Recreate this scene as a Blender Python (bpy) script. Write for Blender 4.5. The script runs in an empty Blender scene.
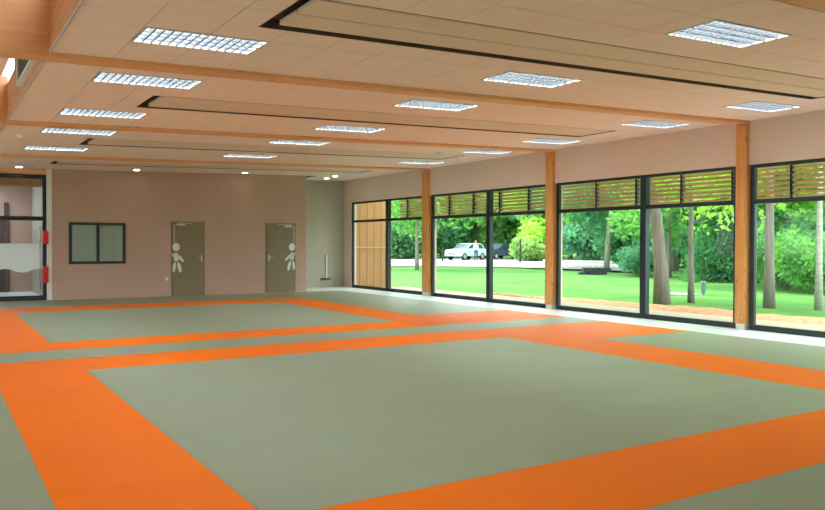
import bpy, bmesh, math, random
import numpy as np
from mathutils import Matrix, Vector

scene = bpy.context.scene
COL = scene.collection
random.seed(7)

# ------------------------------------------------------------------ camera
YAW, PITCH, ROLL = 0.557984, -0.0148457, 0.0021889
CAM_H = 1.5
cam_d = bpy.data.cameras.new('camera')
cam_d.sensor_width = 36.0
cam_d.lens = 36.0 * 773.377 / 825.0
cam_d.clip_end = 600
cam = bpy.data.objects.new('camera', cam_d)
COL.objects.link(cam)
_c, _s = math.cos(YAW), math.sin(YAW)
_cp, _sp = math.cos(PITCH), math.sin(PITCH)
r0 = Vector((_c, -_s, 0))
f0 = Vector((_cp * _s, _cp * _c, _sp))
u0 = Vector((-_sp * _s, -_sp * _c, _cp))
R_ = math.cos(ROLL) * r0 + math.sin(ROLL) * u0
U_ = -math.sin(ROLL) * r0 + math.cos(ROLL) * u0
M_ = Matrix((R_, U_, -f0)).transposed().to_4x4()
M_.translation = Vector((0, 0, CAM_H))
cam.matrix_world = M_
scene.camera = cam

# ------------------------------------------------------------------ light and view
LAMP = 9.5          # luminaire emission
SKY = 1.75
scene.view_settings.view_transform = 'Standard'
scene.view_settings.look = 'None'
scene.view_settings.gamma = 1.0
scene.view_settings.use_curve_mapping = False
scene.view_settings.exposure = 1.87

world = bpy.data.worlds.new('sky')
scene.world = world
world.use_nodes = True
nt = world.node_tree
nt.nodes.clear()
wo = nt.nodes.new('ShaderNodeOutputWorld')
bg = nt.nodes.new('ShaderNodeBackground')
bg.inputs['Color'].default_value = (0.86, 0.95, 1.0, 1)
bg.inputs['Strength'].default_value = SKY
nt.links.new(bg.outputs[0], wo.inputs[0])

sun_d = bpy.data.lights.new('sun', 'SUN')
sun_d.energy = 1.2
sun_d.angle = math.radians(6)
sun_d.color = (1.0, 0.95, 0.85)
sun = bpy.data.objects.new('sun', sun_d)
COL.objects.link(sun)
sun.location = (0, -10, 40)
sun.rotation_euler = Vector((0.25, -0.45, -0.85)).to_track_quat('-Z', 'Y').to_euler()


# ------------------------------------------------------------------ materials
def lin(c):
    return tuple(((v / 255.0) / 12.92 if v / 255.0 <= 0.04045 else ((v / 255.0 + 0.055) / 1.055) ** 2.4) for v in c) + (1,)


def new_mat(name):
    m = bpy.data.materials.new(name)
    m.use_nodes = True
    n = m.node_tree
    return m, n, n.nodes['Principled BSDF']


def mat(name, rgb, rough=0.6, metal=0.0, var=0.06, scale=4.0, bump=0.0, bscale=80.0, spec=0.5, stretch=(1, 1, 1)):
    m, n, p = new_mat(name)
    c = lin(rgb)
    p.inputs['Roughness'].default_value = rough
    p.inputs['Metallic'].default_value = metal
    p.inputs['Specular IOR Level'].default_value = spec
    tc = n.nodes.new('ShaderNodeTexCoord')
    mp = n.nodes.new('ShaderNodeMapping')
    mp.inputs['Scale'].default_value = stretch
    n.links.new(tc.outputs['Object'], mp.inputs['Vector'])
    nz = n.nodes.new('ShaderNodeTexNoise')
    nz.inputs['Scale'].default_value = scale
    nz.inputs['Detail'].default_value = 4
    n.links.new(mp.outputs[0], nz.inputs['Vector'])
    rp = n.nodes.new('ShaderNodeValToRGB')
    rp.color_ramp.elements[0].position = 0.3
    rp.color_ramp.elements[1].position = 0.7
    rp.color_ramp.elements[0].color = tuple(max(0, v * (1 - var)) for v in c[:3]) + (1,)
    rp.color_ramp.elements[1].color = tuple(min(1, v * (1 + var)) for v in c[:3]) + (1,)
    n.links.new(nz.outputs['Fac'], rp.inputs['Fac'])
    n.links.new(rp.outputs['Color'], p.inputs['Base Color'])
    if bump:
        nb = n.nodes.new('ShaderNodeTexNoise')
        nb.inputs['Scale'].default_value = bscale
        n.links.new(tc.outputs['Object'], nb.inputs['Vector'])
        b = n.nodes.new('ShaderNodeBump')
        b.inputs['Strength'].default_value = bump
        b.inputs['Distance'].default_value = 0.01
        n.links.new(nb.outputs['Fac'], b.inputs['Height'])
        n.links.new(b.outputs[0], p.inputs['Normal'])
    return m


def wood(name, rgb, axis=0, dark=0.72, knots=True):
    """softwood with grain along an axis and scattered knots"""
    m, n, p = new_mat(name)
    c = lin(rgb)
    p.inputs['Roughness'].default_value = 0.55
    tc = n.nodes.new('ShaderNodeTexCoord')
    mp = n.nodes.new('ShaderNodeMapping')
    sc = [9, 9, 9]
    sc[axis] = 0.5
    mp.inputs['Scale'].default_value = sc
    n.links.new(tc.outputs['Object'], mp.inputs['Vector'])
    nz = n.nodes.new('ShaderNodeTexNoise')
    nz.inputs['Scale'].default_value = 2.2
    nz.inputs['Detail'].default_value = 6
    nz.inputs['Distortion'].default_value = 0.6
    n.links.new(mp.outputs[0], nz.inputs['Vector'])
    rp = n.nodes.new('ShaderNodeValToRGB')
    e = rp.color_ramp.elements
    e[0].position, e[1].position = 0.3, 0.72
    e[0].color = tuple(v * dark for v in c[:3]) + (1,)
    e[1].color = c
    n.links.new(nz.outputs['Fac'], rp.inputs['Fac'])
    out = rp.outputs['Color']
    if knots:
        mk = n.nodes.new('ShaderNodeMapping')
        sk = [3.2, 3.2, 3.2]
        sk[axis] = 1.7
        mk.inputs['Scale'].default_value = sk
        n.links.new(tc.outputs['Object'], mk.inputs['Vector'])
        vo = n.nodes.new('ShaderNodeTexVoronoi')
        vo.inputs['Scale'].default_value = 1.5
        n.links.new(mk.outputs[0], vo.inputs['Vector'])
        kr = n.nodes.new('ShaderNodeValToRGB')
        kr.color_ramp.elements[0].position = 0.06
        kr.color_ramp.elements[0].color = (0.5, 0.34, 0.26, 1)
        kr.color_ramp.elements[1].position = 0.16
        kr.color_ramp.elements[1].color = (1, 1, 1, 1)
        n.links.new(vo.outputs['Distance'], kr.inputs['Fac'])
        mx = n.nodes.new('ShaderNodeMix')
        mx.data_type = 'RGBA'
        mx.blend_type = 'MULTIPLY'
        mx.inputs['Factor'].default_value = 0.8
        n.links.new(out, mx.inputs['A'])
        n.links.new(kr.outputs['Color'], mx.inputs['B'])
        out = mx.outputs['Result']
    n.links.new(out, p.inputs['Base Color'])
    return m


def emis(name, rgb, strength):
    m, n, p = new_mat(name)
    p.inputs['Base Color'].default_value = lin(rgb)
    p.inputs['Emission Color'].default_value = lin(rgb)
    p.inputs['Emission Strength'].default_value = strength
    return m


def glass(name, tint=(0.95, 0.98, 0.97), ior=1.25):
    m = bpy.data.materials.new(name)
    m.use_nodes = True
    n = m.node_tree
    n.nodes.clear()
    o = n.nodes.new('ShaderNodeOutputMaterial')
    t = n.nodes.new('ShaderNodeBsdfTransparent')
    t.inputs['Color'].default_value = tint + (1,)
    g = n.nodes.new('ShaderNodeBsdfGlossy')
    g.inputs['Roughness'].default_value = 0.02
    lw = n.nodes.new('ShaderNodeFresnel')
    lw.inputs['IOR'].default_value = ior
    mx = n.nodes.new('ShaderNodeMixShader')
    ge = n.nodes.new('ShaderNodeNewGeometry')      # reflect on entering faces only (a thin sheet)
    sb = n.nodes.new('ShaderNodeMath')
    sb.operation = 'SUBTRACT'
    sb.inputs[0].default_value = 1.0
    n.links.new(ge.outputs['Backfacing'], sb.inputs[1])
    ml = n.nodes.new('ShaderNodeMath')
    ml.operation = 'MULTIPLY'
    n.links.new(lw.outputs[0], ml.inputs[0])
    n.links.new(sb.outputs[0], ml.inputs[1])
    n.links.new(ml.outputs[0], mx.inputs['Fac'])
    n.links.new(t.outputs[0], mx.inputs[1])
    n.links.new(g.outputs[0], mx.inputs[2])
    n.links.new(mx.outputs[0], o.inputs['Surface'])
    return m


def film(name, rgb, alpha):
    m = bpy.data.materials.new(name)
    m.use_nodes = True
    n = m.node_tree
    n.nodes.clear()
    o = n.nodes.new('ShaderNodeOutputMaterial')
    t = n.nodes.new('ShaderNodeBsdfTransparent')
    d = n.nodes.new('ShaderNodeBsdfDiffuse')
    d.inputs['Color'].default_value = lin(rgb)
    tr = n.nodes.new('ShaderNodeBsdfTranslucent')
    tr.inputs['Color'].default_value = lin(rgb)
    m1 = n.nodes.new('ShaderNodeMixShader')
    m1.inputs['Fac'].default_value = 0.4
    n.links.new(d.outputs[0], m1.inputs[1])
    n.links.new(tr.outputs[0], m1.inputs[2])
    mx = n.nodes.new('ShaderNodeMixShader')
    mx.inputs['Fac'].default_value = alpha
    n.links.new(t.outputs[0], mx.inputs[1])
    n.links.new(m1.outputs[0], mx.inputs[2])
    n.links.new(mx.outputs[0], o.inputs['Surface'])
    return m


def leafmat(name, a, b, scale=0.5, trans=0.45):
    """leaves: two greens mixed by position, letting some light through"""
    m = bpy.data.materials.new(name)
    m.use_nodes = True
    n = m.node_tree
    n.nodes.clear()
    o = n.nodes.new('ShaderNodeOutputMaterial')
    tc = n.nodes.new('ShaderNodeTexCoord')
    nz = n.nodes.new('ShaderNodeTexNoise')
    nz.inputs['Scale'].default_value = scale
    nz.inputs['Detail'].default_value = 5
    nz.inputs['Roughness'].default_value = 0.75
    n.links.new(tc.outputs['Object'], nz.inputs['Vector'])
    rp = n.nodes.new('ShaderNodeValToRGB')
    rp.color_ramp.elements[0].position = 0.38
    rp.color_ramp.elements[1].position = 0.62
    rp.color_ramp.elements[0].color = lin(a)
    rp.color_ramp.elements[1].color = lin(b)
    n.links.new(nz.outputs['Fac'], rp.inputs['Fac'])
    d = n.nodes.new('ShaderNodeBsdfDiffuse')
    t = n.nodes.new('ShaderNodeBsdfTranslucent')
    n.links.new(rp.outputs['Color'], d.inputs['Color'])
    n.links.new(rp.outputs['Color'], t.inputs['Color'])
    mx = n.nodes.new('ShaderNodeMixShader')
    mx.inputs['Fac'].default_value = trans
    n.links.new(d.outputs[0], mx.inputs[1])
    n.links.new(t.outputs[0], mx.inputs[2])
    n.links.new(mx.outputs[0], o.inputs['Surface'])
    return m


MAT_GREEN = mat('mat_grey_green', (150, 162, 134), 0.45, var=0.03, scale=1.5, bump=0.12, bscale=220, spec=0.35)
MAT_ORANGE = mat('mat_orange', (255, 122, 0), 0.5, var=0.03, scale=1.5, bump=0.12, bscale=220, spec=0.15)
M_FLOOR = mat('pale_vinyl', (234, 238, 234), 0.3, var=0.03)
M_JOINT = mat('mat_underlay', (70, 72, 62), 0.9)
M_TILE = mat('ceiling_tile', (246, 218, 204), 0.85, var=0.025, scale=3, bump=0.1, bscale=300)  # white tile; warm bounce off the orange mats put into its colour
M_CEILJ = mat('ceiling_joint', (120, 98, 84), 0.9)
M_WALLR = mat('plaster_beige', (222, 200, 182), 0.8, var=0.02, scale=1.2)
M_WALLB = mat('plaster_brown', (184, 152, 134), 0.7, var=0.03, scale=0.8, bump=0.05)
M_GREYW = mat('plaster_grey', (176, 168, 152), 0.75, var=0.03)
M_WHITE = mat('white_paint', (222, 222, 214), 0.5, var=0.02)
M_DARK = mat('dark_green_aluminium', (30, 46, 46), 0.4, metal=0.3, var=0.05)
M_NAVY = mat('dark_navy_steel', (32, 34, 44), 0.45, var=0.05)
M_BEAM = wood('glulam_beam', (238, 172, 116), 0, dark=0.86)
M_POST = wood('glulam_post', (228, 160, 84), 2)
M_LANT = wood('lantern_planks', (222, 156, 110), 1)
M_CLAD = wood('cladding', (186, 130, 80), 2, dark=0.8, knots=False)
M_SLAT = wood('louvre_larch', (206, 172, 120), 1, dark=0.8, knots=False)
M_DOOR = mat('door_olive', (126, 112, 82), 0.5, var=0.05, scale=3, stretch=(6, 6, 0.6))
M_SLOT = mat('dark_recess', (92, 70, 62), 0.8)
M_PANEL = mat('radiant_panel', (228, 200, 178), 0.6, var=0.02)
M_STEEL = mat('brushed_steel', (190, 190, 188), 0.35, metal=0.8, var=0.03)
M_GREY = mat('grille_grey', (120, 122, 130), 0.5, var=0.04)
M_EDGE = mat('edge_trim_grey', (186, 180, 184), 0.5, var=0.03)
M_RED = mat('red_guard', (214, 24, 40), 0.4)
M_GLASS = glass('window_glass')
M_GLASSC = glass('clerestory_glass', (0.95, 0.98, 1.0), 1.06)
M_FILM = film('frosted_film', (244, 248, 246), 0.88)
M_DIM_ROOM = mat('dim_room_tone', (160, 166, 152), 0.5, var=0.06, scale=2, stretch=(8, 1, 0.3))  # grey-green tone painted for the dim room behind the panes
M_LAMP = emis('lamp_diffuser', (226, 240, 255), LAMP)
M_SPOT = emis('spot_lens', (255, 250, 238), 7.0)
M_LOUV = mat('louvre_aluminium', (98, 100, 100), 0.4, var=0.02)
M_TRIMG = mat('lamp_frame', (190, 188, 180), 0.5, var=0.02)
M_ROOF = mat('roof_felt', (150, 150, 148), 0.9)
M_LAWN = leafmat('lawn_grass', (80, 122, 64), (96, 138, 76), 0.35, 0.0)
M_PAVE = mat('paving', (176, 158, 134), 0.8, var=0.08, scale=3)
M_MULCH = mat('bark_mulch', (178, 128, 92), 0.95, var=0.35, scale=9, bump=0.6, bscale=14)
M_ROAD = mat('pale_gravel', (150, 150, 146), 0.9, var=0.06, scale=2)
M_BARK = mat('bark_grey', (122, 114, 104), 0.9, var=0.25, scale=3, stretch=(5, 5, 0.6), bump=0.5, bscale=20)
M_BARKP = mat('bark_pale', (158, 158, 148), 0.9, var=0.2, scale=3, stretch=(1, 1, 5))


# ------------------------------------------------------------------ mesh helpers
class MB:
    def __init__(self):
        self.v, self.f = [], []

    def box(self, x0, x1, y0, y1, z0, z1):
        b = len(self.v)
        self.v += [(x0, y0, z0), (x1, y0, z0), (x1, y1, z0), (x0, y1, z0), (x0, y0, z1), (x1, y0, z1), (x1, y1, z1), (x0, y1, z1)]
        self.f += [tuple(b + i for i in q) for q in ((0, 3, 2, 1), (4, 5, 6, 7), (0, 1, 5, 4), (1, 2, 6, 5), (2, 3, 7, 6), (3, 0, 4, 7))]
        return self

    def rot_box(self, cx, cy, cz, sx, sy, sz, axis, ang):
        b = len(self.v)
        self.box(-sx / 2, sx / 2, -sy / 2, sy / 2, -sz / 2, sz / 2)
        m = Matrix.Rotation(ang, 3, axis)
        for i in range(b, len(self.v)):
            w = m @ Vector(self.v[i])
            self.v[i] = (w.x + cx, w.y + cy, w.z + cz)
        return self

    def prism(self, pts, axis, a, b_):
        """extrude a 2D outline along an axis (0,1,2) between a and b_"""
        b = len(self.v)
        n = len(pts)

        def put(p, t):
            q = [p[0], p[1]]
            q.insert(axis, t)
            return tuple(q)
        self.v += [put(p, a) for p in pts] + [put(p, b_) for p in pts]
        self.f.append(tuple(b + i for i in range(n)))
        self.f.append(tuple(b + n + i for i in reversed(range(n))))
        for i in range(n):
            j = (i + 1) % n
            self.f.append((b + i, b + n + i, b + n + j, b + j))
        return self

    def tube(self, path, radii, seg=10):
        b0 = len(self.v)
        n = len(path)
        P = [Vector(p) for p in path]
        for i in range(n):
            d = (P[min(i + 1, n - 1)] - P[max(i - 1, 0)]).normalized()
            a = d.orthogonal().normalized() if i == 0 else (a - d * a.dot(d)).normalized()
            c = d.cross(a)
            for k in range(seg):
                t = 2 * math.pi * k / seg
                w = P[i] + (a * math.cos(t) + c * math.sin(t)) * radii[i]
                self.v.append(tuple(w))
        for i in range(n - 1):
            for k in range(seg):
                k2 = (k + 1) % seg
                self.f.append((b0 + i * seg + k, b0 + i * seg + k2, b0 + (i + 1) * seg + k2, b0 + (i + 1) * seg + k))
        self.f.append(tuple(b0 + k for k in reversed(range(seg))))
        self.f.append(tuple(b0 + (n - 1) * seg + k for k in range(seg)))
        return self

    def ball(self, c, r, seg=12, rings=8):
        b = len(self.v)
        rx, ry, rz = r if isinstance(r, (tuple, list)) else (r, r, r)
        for i in range(rings + 1):
            t = math.pi * i / rings
            for k in range(seg):
                p = 2 * math.pi * k / seg
                self.v.append((c[0] + rx * math.sin(t) * math.cos(p), c[1] + ry * math.sin(t) * math.sin(p), c[2] + rz * math.cos(t)))
        for i in range(rings):
            for k in range(seg):
                k2 = (k + 1) % seg
                self.f.append((b + i * seg + k, b + (i + 1) * seg + k, b + (i + 1) * seg + k2, b + i * seg + k2))
        return self

    def shear(self, s, x0):
        self.v = [(x, y, z + s * (x - x0)) for x, y, z in self.v]
        return self

    def mesh(self, name, m, off=(0, 0, 0)):
        me = bpy.data.meshes.new(name)
        me.from_pydata([(x - off[0], y - off[1], z - off[2]) for x, y, z in self.v], [], self.f)
        bm = bmesh.new()
        bm.from_mesh(me)
        bmesh.ops.recalc_face_normals(bm, faces=bm.faces)
        bm.to_mesh(me)
        bm.free()
        me.materials.append(m)
        return me

    def build(self, name, m, parent=None, bevel=0, smooth=False, origin=None):
        off = tuple(origin) if origin is not None else (0, 0, 0)
        po = Vector((0, 0, 0))
        q = parent
        while q is not None:
            po += q.location
            q = q.parent
        if origin is None:
            off = tuple(po)
        me = self.mesh(name, m, off)
        o = bpy.data.objects.new(name, me)
        COL.objects.link(o)
        o.location = Vector(off) - po
        o.parent = parent
        if smooth:
            for p in me.polygons:
                p.use_smooth = True
        if bevel:
            b = o.modifiers.new('edge', 'BEVEL')
            b.width = bevel
            b.segments = 2
            b.limit_method = 'ANGLE'
        return o


def tag(o, label=None, cat=None, group=None, kind=None):
    if label:
        o['label'] = label
    if cat:
        o['category'] = cat
    if group:
        o['group'] = group
    if kind:
        o['kind'] = kind
    return o


def thing(name, loc, label=None, cat=None, group=None, kind=None):
    e = bpy.data.objects.new(name, None)
    COL.objects.link(e)
    e.location = loc
    e.empty_display_size = 0.2
    return tag(e, label, cat, group, kind)


def copy_tree(o, parent=None):
    c = o.copy()
    COL.objects.link(c)
    c.parent = parent
    for ch in list(o.children):
        copy_tree(ch, c)
    return c


def struct(o, label, cat=None):
    return tag(o, label, cat, None, 'structure')


def project(x, y, z):
    d = Vector((x, y, z - CAM_H))
    w = d.dot(f0)
    if w < 0.1:
        return None
    return 412.5 + 773.377 * d.dot(R_) / w, 255 - 773.377 * d.dot(U_) / w


# ------------------------------------------------------------------ room dimensions
XW = 12.59            # window wall
YB = 22.81            # brown back wall
YB2 = 24.7            # recessed grey wall
XL, YR = -4.5, -5.0   # left and rear wall
XE = 1.05             # open edge of the tiled ceiling
S = 0.025             # fall of the ceiling


def zc(x):
    return 3.72 + S * (x - XW)


# ------------------------------------------------------------------ floor and mats
floor = MB().box(XL - 0.3, XW + 0.12, YR - 0.3, YB2 + 0.3, -0.25, -0.045).build('floor', M_FLOOR)
struct(floor, 'pale vinyl floor showing as a strip along the windows', 'floor')
MB().box(XL, 11.12, YR + 0.6, 22.05, -0.045, -0.040).build('underlay', M_JOINT, floor)

rows = [-4.0, -3.0, -2.0, -1.0, 0.0, 1.0, 2.0, 3.0, 3.97] + [3.97 + 0.962 * k for k in range(1, 6)] + [9.74, 10.81, 11.77, 12.75] \
    + [12.75 + 0.962 * k for k in range(1, 6)] + [18.52, 19.72, 20.88, 22.04]
KY, CY, DY, EY, FY, LY, GY, HY = rows[13], 9.74, 10.81, 11.77, 12.75, rows[18], 18.52, 19.72
mat_cache = {}


def mat_piece(x0, x1, y0, y1, orange):
    g = 0.0008
    key = (round(x1 - x0, 3), round(y1 - y0, 3), orange)
    if key not in mat_cache:
        w, d = (x1 - x0) / 2 - g, (y1 - y0) / 2 - g
        c = 0.0015
        m = MB()
        m.v = [(-w, -d, -0.04), (w, -d, -0.04), (w, d, -0.04), (-w, d, -0.04),
               (-w, -d, -c), (w, -d, -c), (w, d, -c), (-w, d, -c),
               (-w + c, -d + c, 0), (w - c, -d + c, 0), (w - c, d - c, 0), (-w + c, d - c, 0)]
        m.f = [(8, 9, 10, 11)] + [(i, (i + 1) % 4, 4 + (i + 1) % 4, 4 + i) for i in range(4)] + [(4 + i, 4 + (i + 1) % 4, 8 + (i + 1) % 4, 8 + i) for i in range(4)]
        mat_cache[key] = m.mesh('tatami_mat', MAT_ORANGE if orange else MAT_GREEN)
    o = bpy.data.objects.new('tatami_mat', mat_cache[key])
    COL.objects.link(o)
    o.location = ((x0 + x1) / 2, (y0 + y1) / 2, 0)
    o.parent = floor


for i in range(len(rows) - 1):
    y0, y1 = rows[i], rows[i + 1]
    ym = (y0 + y1) / 2
    near = ym < EY
    A, B_ = (0.596, 1.56) if near else (0.596, 1.53)
    C_, D_ = (7.80, 9.02) if near else (7.60, 8.66)
    MX = 11.12
    segs = []   # (x0, x1, orange)
    left = [(-3.4, -1.404), (-1.404, A)]
    segs += [(XL + 0.02, -3.4, False)] + [(a, b, False) for a, b in left]
    inside = [(B_ + (C_ - B_) / 3 * k, B_ + (C_ - B_) / 3 * (k + 1)) for k in range(3)]
    off = i % 2
    if off:
        q = (C_ - B_) / 6
        inside = [(B_, B_ + q), (B_ + q, B_ + 3 * q), (B_ + 3 * q, B_ + 5 * q), (B_ + 5 * q, C_)]
    area = (3.0 - 0.01 < ym < DY) or (EY < ym < HY)
    band_row = (3.0 < ym < 3.97) or (CY < ym < DY) or (EY < ym < FY) or (GY < ym < HY)
    ext = (KY < ym < DY) or (EY < ym < LY)
    segs.append((A, B_, area))
    segs += [(a, b, area and band_row) for a, b in inside]
    segs.append((C_, D_, area))
    segs.append((D_, MX, ext))
    for a, b, o in segs:
        mat_piece(a, b, y0, y1, o)

# ------------------------------------------------------------------ walls
# right (window) wall: bulkhead over the glazing, reveal at the far end, piers behind the posts
wr = MB()
wr.box(XW - 0.06, XW + 0.14, YR, YB2, 2.93, 4.03)
wr.box(XW - 0.06, XW + 0.14, 24.12, YB2, -0.05, 2.93)
for y0, y1 in ((8.60, 8.86), (13.68, 14.00), (19.05, 19.46), (3.55, 3.83), (-1.6, -1.3), (YR, YR + 0.4)):
    wr.box(XW + 0.02, XW + 0.14, y0, y1, -0.05, 2.93)
wall_right = wr.build('wall_right', M_WALLR)
struct(wall_right, 'warm beige plaster bulkhead above the dark framed glazing', 'wall')

wb = MB()
wb.box(2.79, 10.22, YB, YB + 0.2, -0.05, 3.70)
wall_back = wb.build('wall_back', M_WALLB)
struct(wall_back, 'brown plaster end wall with two doors and a small window', 'wall')
wp = MB().box(2.66, 2.79, YB - 0.03, YB + 0.25, -0.05, 3.62).build('trim_1', M_WHITE)
struct(wp, 'pale vertical pillar between brown wall and glazed door', 'trim')
wg = MB()
wg.box(10.22, XW + 0.14, YB2, YB2 + 0.2, -0.05, 3.75)
wg.box(10.22 - 0.2, 10.22, YB + 0.2, YB2 + 0.2, -0.05, 3.70)
wall_recess = wg.build('wall_recess', M_GREYW)
struct(wall_recess, 'grey plaster wall set back beside the brown wall', 'wall')

# unseen left wall, its glazing added to let daylight in, and rear wall
wl = MB()
ZT = 5.0
wl.box(XL - 0.2, XL, YR, YB, -0.05, 0.25)
wl.box(XL - 0.2, XL, YR, YB, 2.95, ZT)
for y0, y1 in ((YR, YR + 0.5), (-1.5, -1.1), (3.5, 3.9), (8.6, 9.0), (13.6, 14.0), (19.0, 19.4), (YB - 0.6, YB)):
    wl.box(XL - 0.2, XL, y0, y1, 0.25, 2.95)
struct(wl.build('wall_left', M_WALLR), 'beige plaster side wall with openings added for daylight', 'wall')
wre = MB().box(XL - 0.2, XW + 0.14, YR - 0.2, YR, -0.05, ZT).build('wall_rear', M_WALLR)
struct(wre, 'beige plaster wall closing the hall behind', 'wall')
wlt = MB().box(XL - 0.2, 2.66, YB, YB + 0.2, 3.32, ZT).box(XL - 0.2, 0.6, YB, YB + 0.2, -0.05, 3.32).build('wall_front', M_WALLB)
struct(wlt, 'brown wall above and beside the glazed door', 'wall')

# ------------------------------------------------------------------ ceiling
cb = MB().box(XE, XW - 0.062, YR, YB2, 0.10, 0.13)
cb.v = [(x, y, z + zc(x)) for x, y, z in cb.v]
# the slab is laid out with openings for the recessed panels left as shallow dark pits below
ceiling = cb.build('ceiling', M_CEILJ)
struct(ceiling, 'acoustic tile ceiling coloured with warm mat bounce between timber beams', 'ceiling')
et = MB().box(XE - 0.012, XE, YR, YB, -0.012, 0.02)
et.v = [(x, y, z + zc(XE)) for x, y, z in et.v]
et.build('edge_trim', M_EDGE, ceiling)

LIGHT_COLS = [(1.65, 2.85), (5.85, 7.05), (10.65, 11.85)]
CH_X = (2.55, 11.3)


def light_cols(y):
    # the middle light nearest the fourth beam sits a little further along its row
    return [LIGHT_COLS[0], (6.12, 7.32), LIGHT_COLS[2]] if y < 5 else LIGHT_COLS


BAYS = [
    dict(a=[3.95, 4.56, 5.16, 5.72], ch=(5.72, 6.75), b=[6.75, 7.20, 7.80, 8.20, 8.615], lights=[(4.56, 5.16), (7.20, 7.80)]),
    dict(a=[8.865, 9.36, 9.96, 10.62], ch=(10.62, 11.68), b=[11.68, 12.16, 12.76, 13.25, 13.715], lights=[(9.36, 9.96), (12.16, 12.76)]),
    dict(a=[13.965, 14.40, 15.00, 15.60], ch=(15.60, 16.75), b=[16.75, 17.30, 17.90, 18.50, 19.115], lights=[(14.40, 15.00), (17.30, 17.90)]),
    dict(a=[19.365, 19.85, 20.40], ch=(20.40, 21.20), b=[21.20, 21.75, 22.30, 22.80], lights=[]),
]
xs = [XE + 0.6 * k for k in range(20)] + [XW - 0.065]
tiles = []
for bay in BAYS:
    rws = [(bay['a'][k], bay['a'][k + 1], 0) for k in range(len(bay['a']) - 1)]
    c0, c1 = bay['ch']
    cm = (c0 + c1) / 2
    rws += [(c0, cm, 1), (cm, c1, 1)]
    rws += [(bay['b'][k], bay['b'][k + 1], 0) for k in range(len(bay['b']) - 1)]
    for y0, y1, inch in rws:
        for k in range(len(xs) - 1):
            x0, x1 = xs[k], xs[k + 1]
            if inch:
                if x0 >= CH_X[0] and x1 <= CH_X[1]:
                    continue
                if x0 < CH_X[0] < x1:
                    x1 = CH_X[0]
                elif x0 < CH_X[1] < x1:
                    x0 = CH_X[1]
            segs = [(x0, x1)]
            if any(abs(y0 - ly0) < 0.01 for ly0, ly1 in bay['lights']):
                for a, b in light_cols(y0):
                    segs = [q for p0, p1 in segs for q in ((p0, min(p1, a)), (max(p0, b), p1)) if q[1] - q[0] > 0.02]
            tiles += [(p0, p1, y0, y1) for p0, p1 in segs]
for k in range(len(xs) - 1):      # recess in front of the grey wall
    if xs[k] >= 10.2:
        tiles += [(xs[k], xs[k + 1], 22.80, 23.75), (xs[k], xs[k + 1], 23.75, YB2)]


def px_area(t):
    x0, x1, y0, y1 = t
    P = [project(a, b, zc(a)) for a, b in ((x0, y0), (x1, y0), (x1, y1), (x0, y1))]
    if any(p is None for p in P):
        return 0
    cx, cy = sum(p[0] for p in P) / 4, sum(p[1] for p in P) / 4
    if cx < -15 or cx > 840 or cy < -15:
        return 0
    return abs(sum(P[i][0] * P[(i + 1) % 4][1] - P[(i + 1) % 4][0] * P[i][1] for i in range(4))) / 2


tiles.sort(key=px_area, reverse=True)
tile_cache = {}
GT = 0.0045


def tile_box(m, x0, x1, y0, y1):
    b = len(m.v)
    m.box(x0 + GT, x1 - GT, y0 + GT, y1 - GT, 0, 0.016)
    c = (x0 + x1) / 2
    for i in range(b, len(m.v)):
        x, y, z = m.v[i]
        m.v[i] = (x, y, z + S * (x - c))


rest = MB()
for n, (x0, x1, y0, y1) in enumerate(tiles):
    if n < 300:
        key = (round(x1 - x0, 3), round(y1 - y0, 3))
        if key not in tile_cache:
            m = MB()
            w, d = (x1 - x0) / 2, (y1 - y0) / 2
            tile_box(m, -w, w, -d, d)
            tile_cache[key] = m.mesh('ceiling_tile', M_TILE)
        o = bpy.data.objects.new('ceiling_tile', tile_cache[key])
        COL.objects.link(o)
        o.location = ((x0 + x1) / 2, (y0 + y1) / 2, zc((x0 + x1) / 2))
        o.parent = ceiling
    else:
        b = len(rest.v)
        tile_box(rest, x0, x1, y0, y1)
        z = zc((x0 + x1) / 2)
        for i in range(b, len(rest.v)):
            v = rest.v[i]
            rest.v[i] = (v[0], v[1], v[2] + z)
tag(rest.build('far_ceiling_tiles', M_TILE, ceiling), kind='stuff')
m = MB().box(XE + 0.01, XW - 0.07, YR + 0.02, 3.55, 0, 0.016)
m.v = [(x, y, z + zc(x)) for x, y, z in m.v]
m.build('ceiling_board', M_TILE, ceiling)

# low roof over the hall and eaves
lr = MB().box(XE + 0.101, XW + 0.75, YR - 0.3, YB2 + 0.3, 0.32, 0.42)
lr.v = [(x, y, z + zc(x)) for x, y, z in lr.v]
struct(lr.build('roof', M_ROOF), 'low roof slab over the tiled ceiling', 'roof')

# raised timber lantern over the left side
lan = MB()
lan.box(XL - 0.3, XE + 0.25, YR - 0.3, YB + 0.3, 5.0, 5.12)
lantern = lan.build('ceiling_lantern', M_LANT)
struct(lantern, 'raised timber plank ceiling over the side aisle', 'ceiling')
up = MB()
zb = zc(XE)
up.box(XE - 0.01, XE - 0.001, YR, YB, zb + 0.022, zb + 0.14)
up.box(XE, XE + 0.1, YR, YB, zb + 0.14, 4.0)
up.box(XE, XE + 0.1, YR, YB, 4.75, 5.0)
for y0, y1 in ((YR, -4), (-1.7, -1.2), (3.4, 4.0), (8.4, 9.3), (11.9, 12.55), (18.9, 19.5), (YB - 0.6, YB)):
    up.box(XE, XE + 0.025, y0, y1, 4.0, 4.75)
wu = up.build('wall_upstand', M_LANT)
struct(wu, 'timber upstand with clerestory openings above the ceiling edge', 'wall')
cg = MB().box(XE + 0.04, XE + 0.06, YR + 1, YB - 0.6, 4.0, 4.75).build('clerestory_pane', M_GLASSC, wu)

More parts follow.
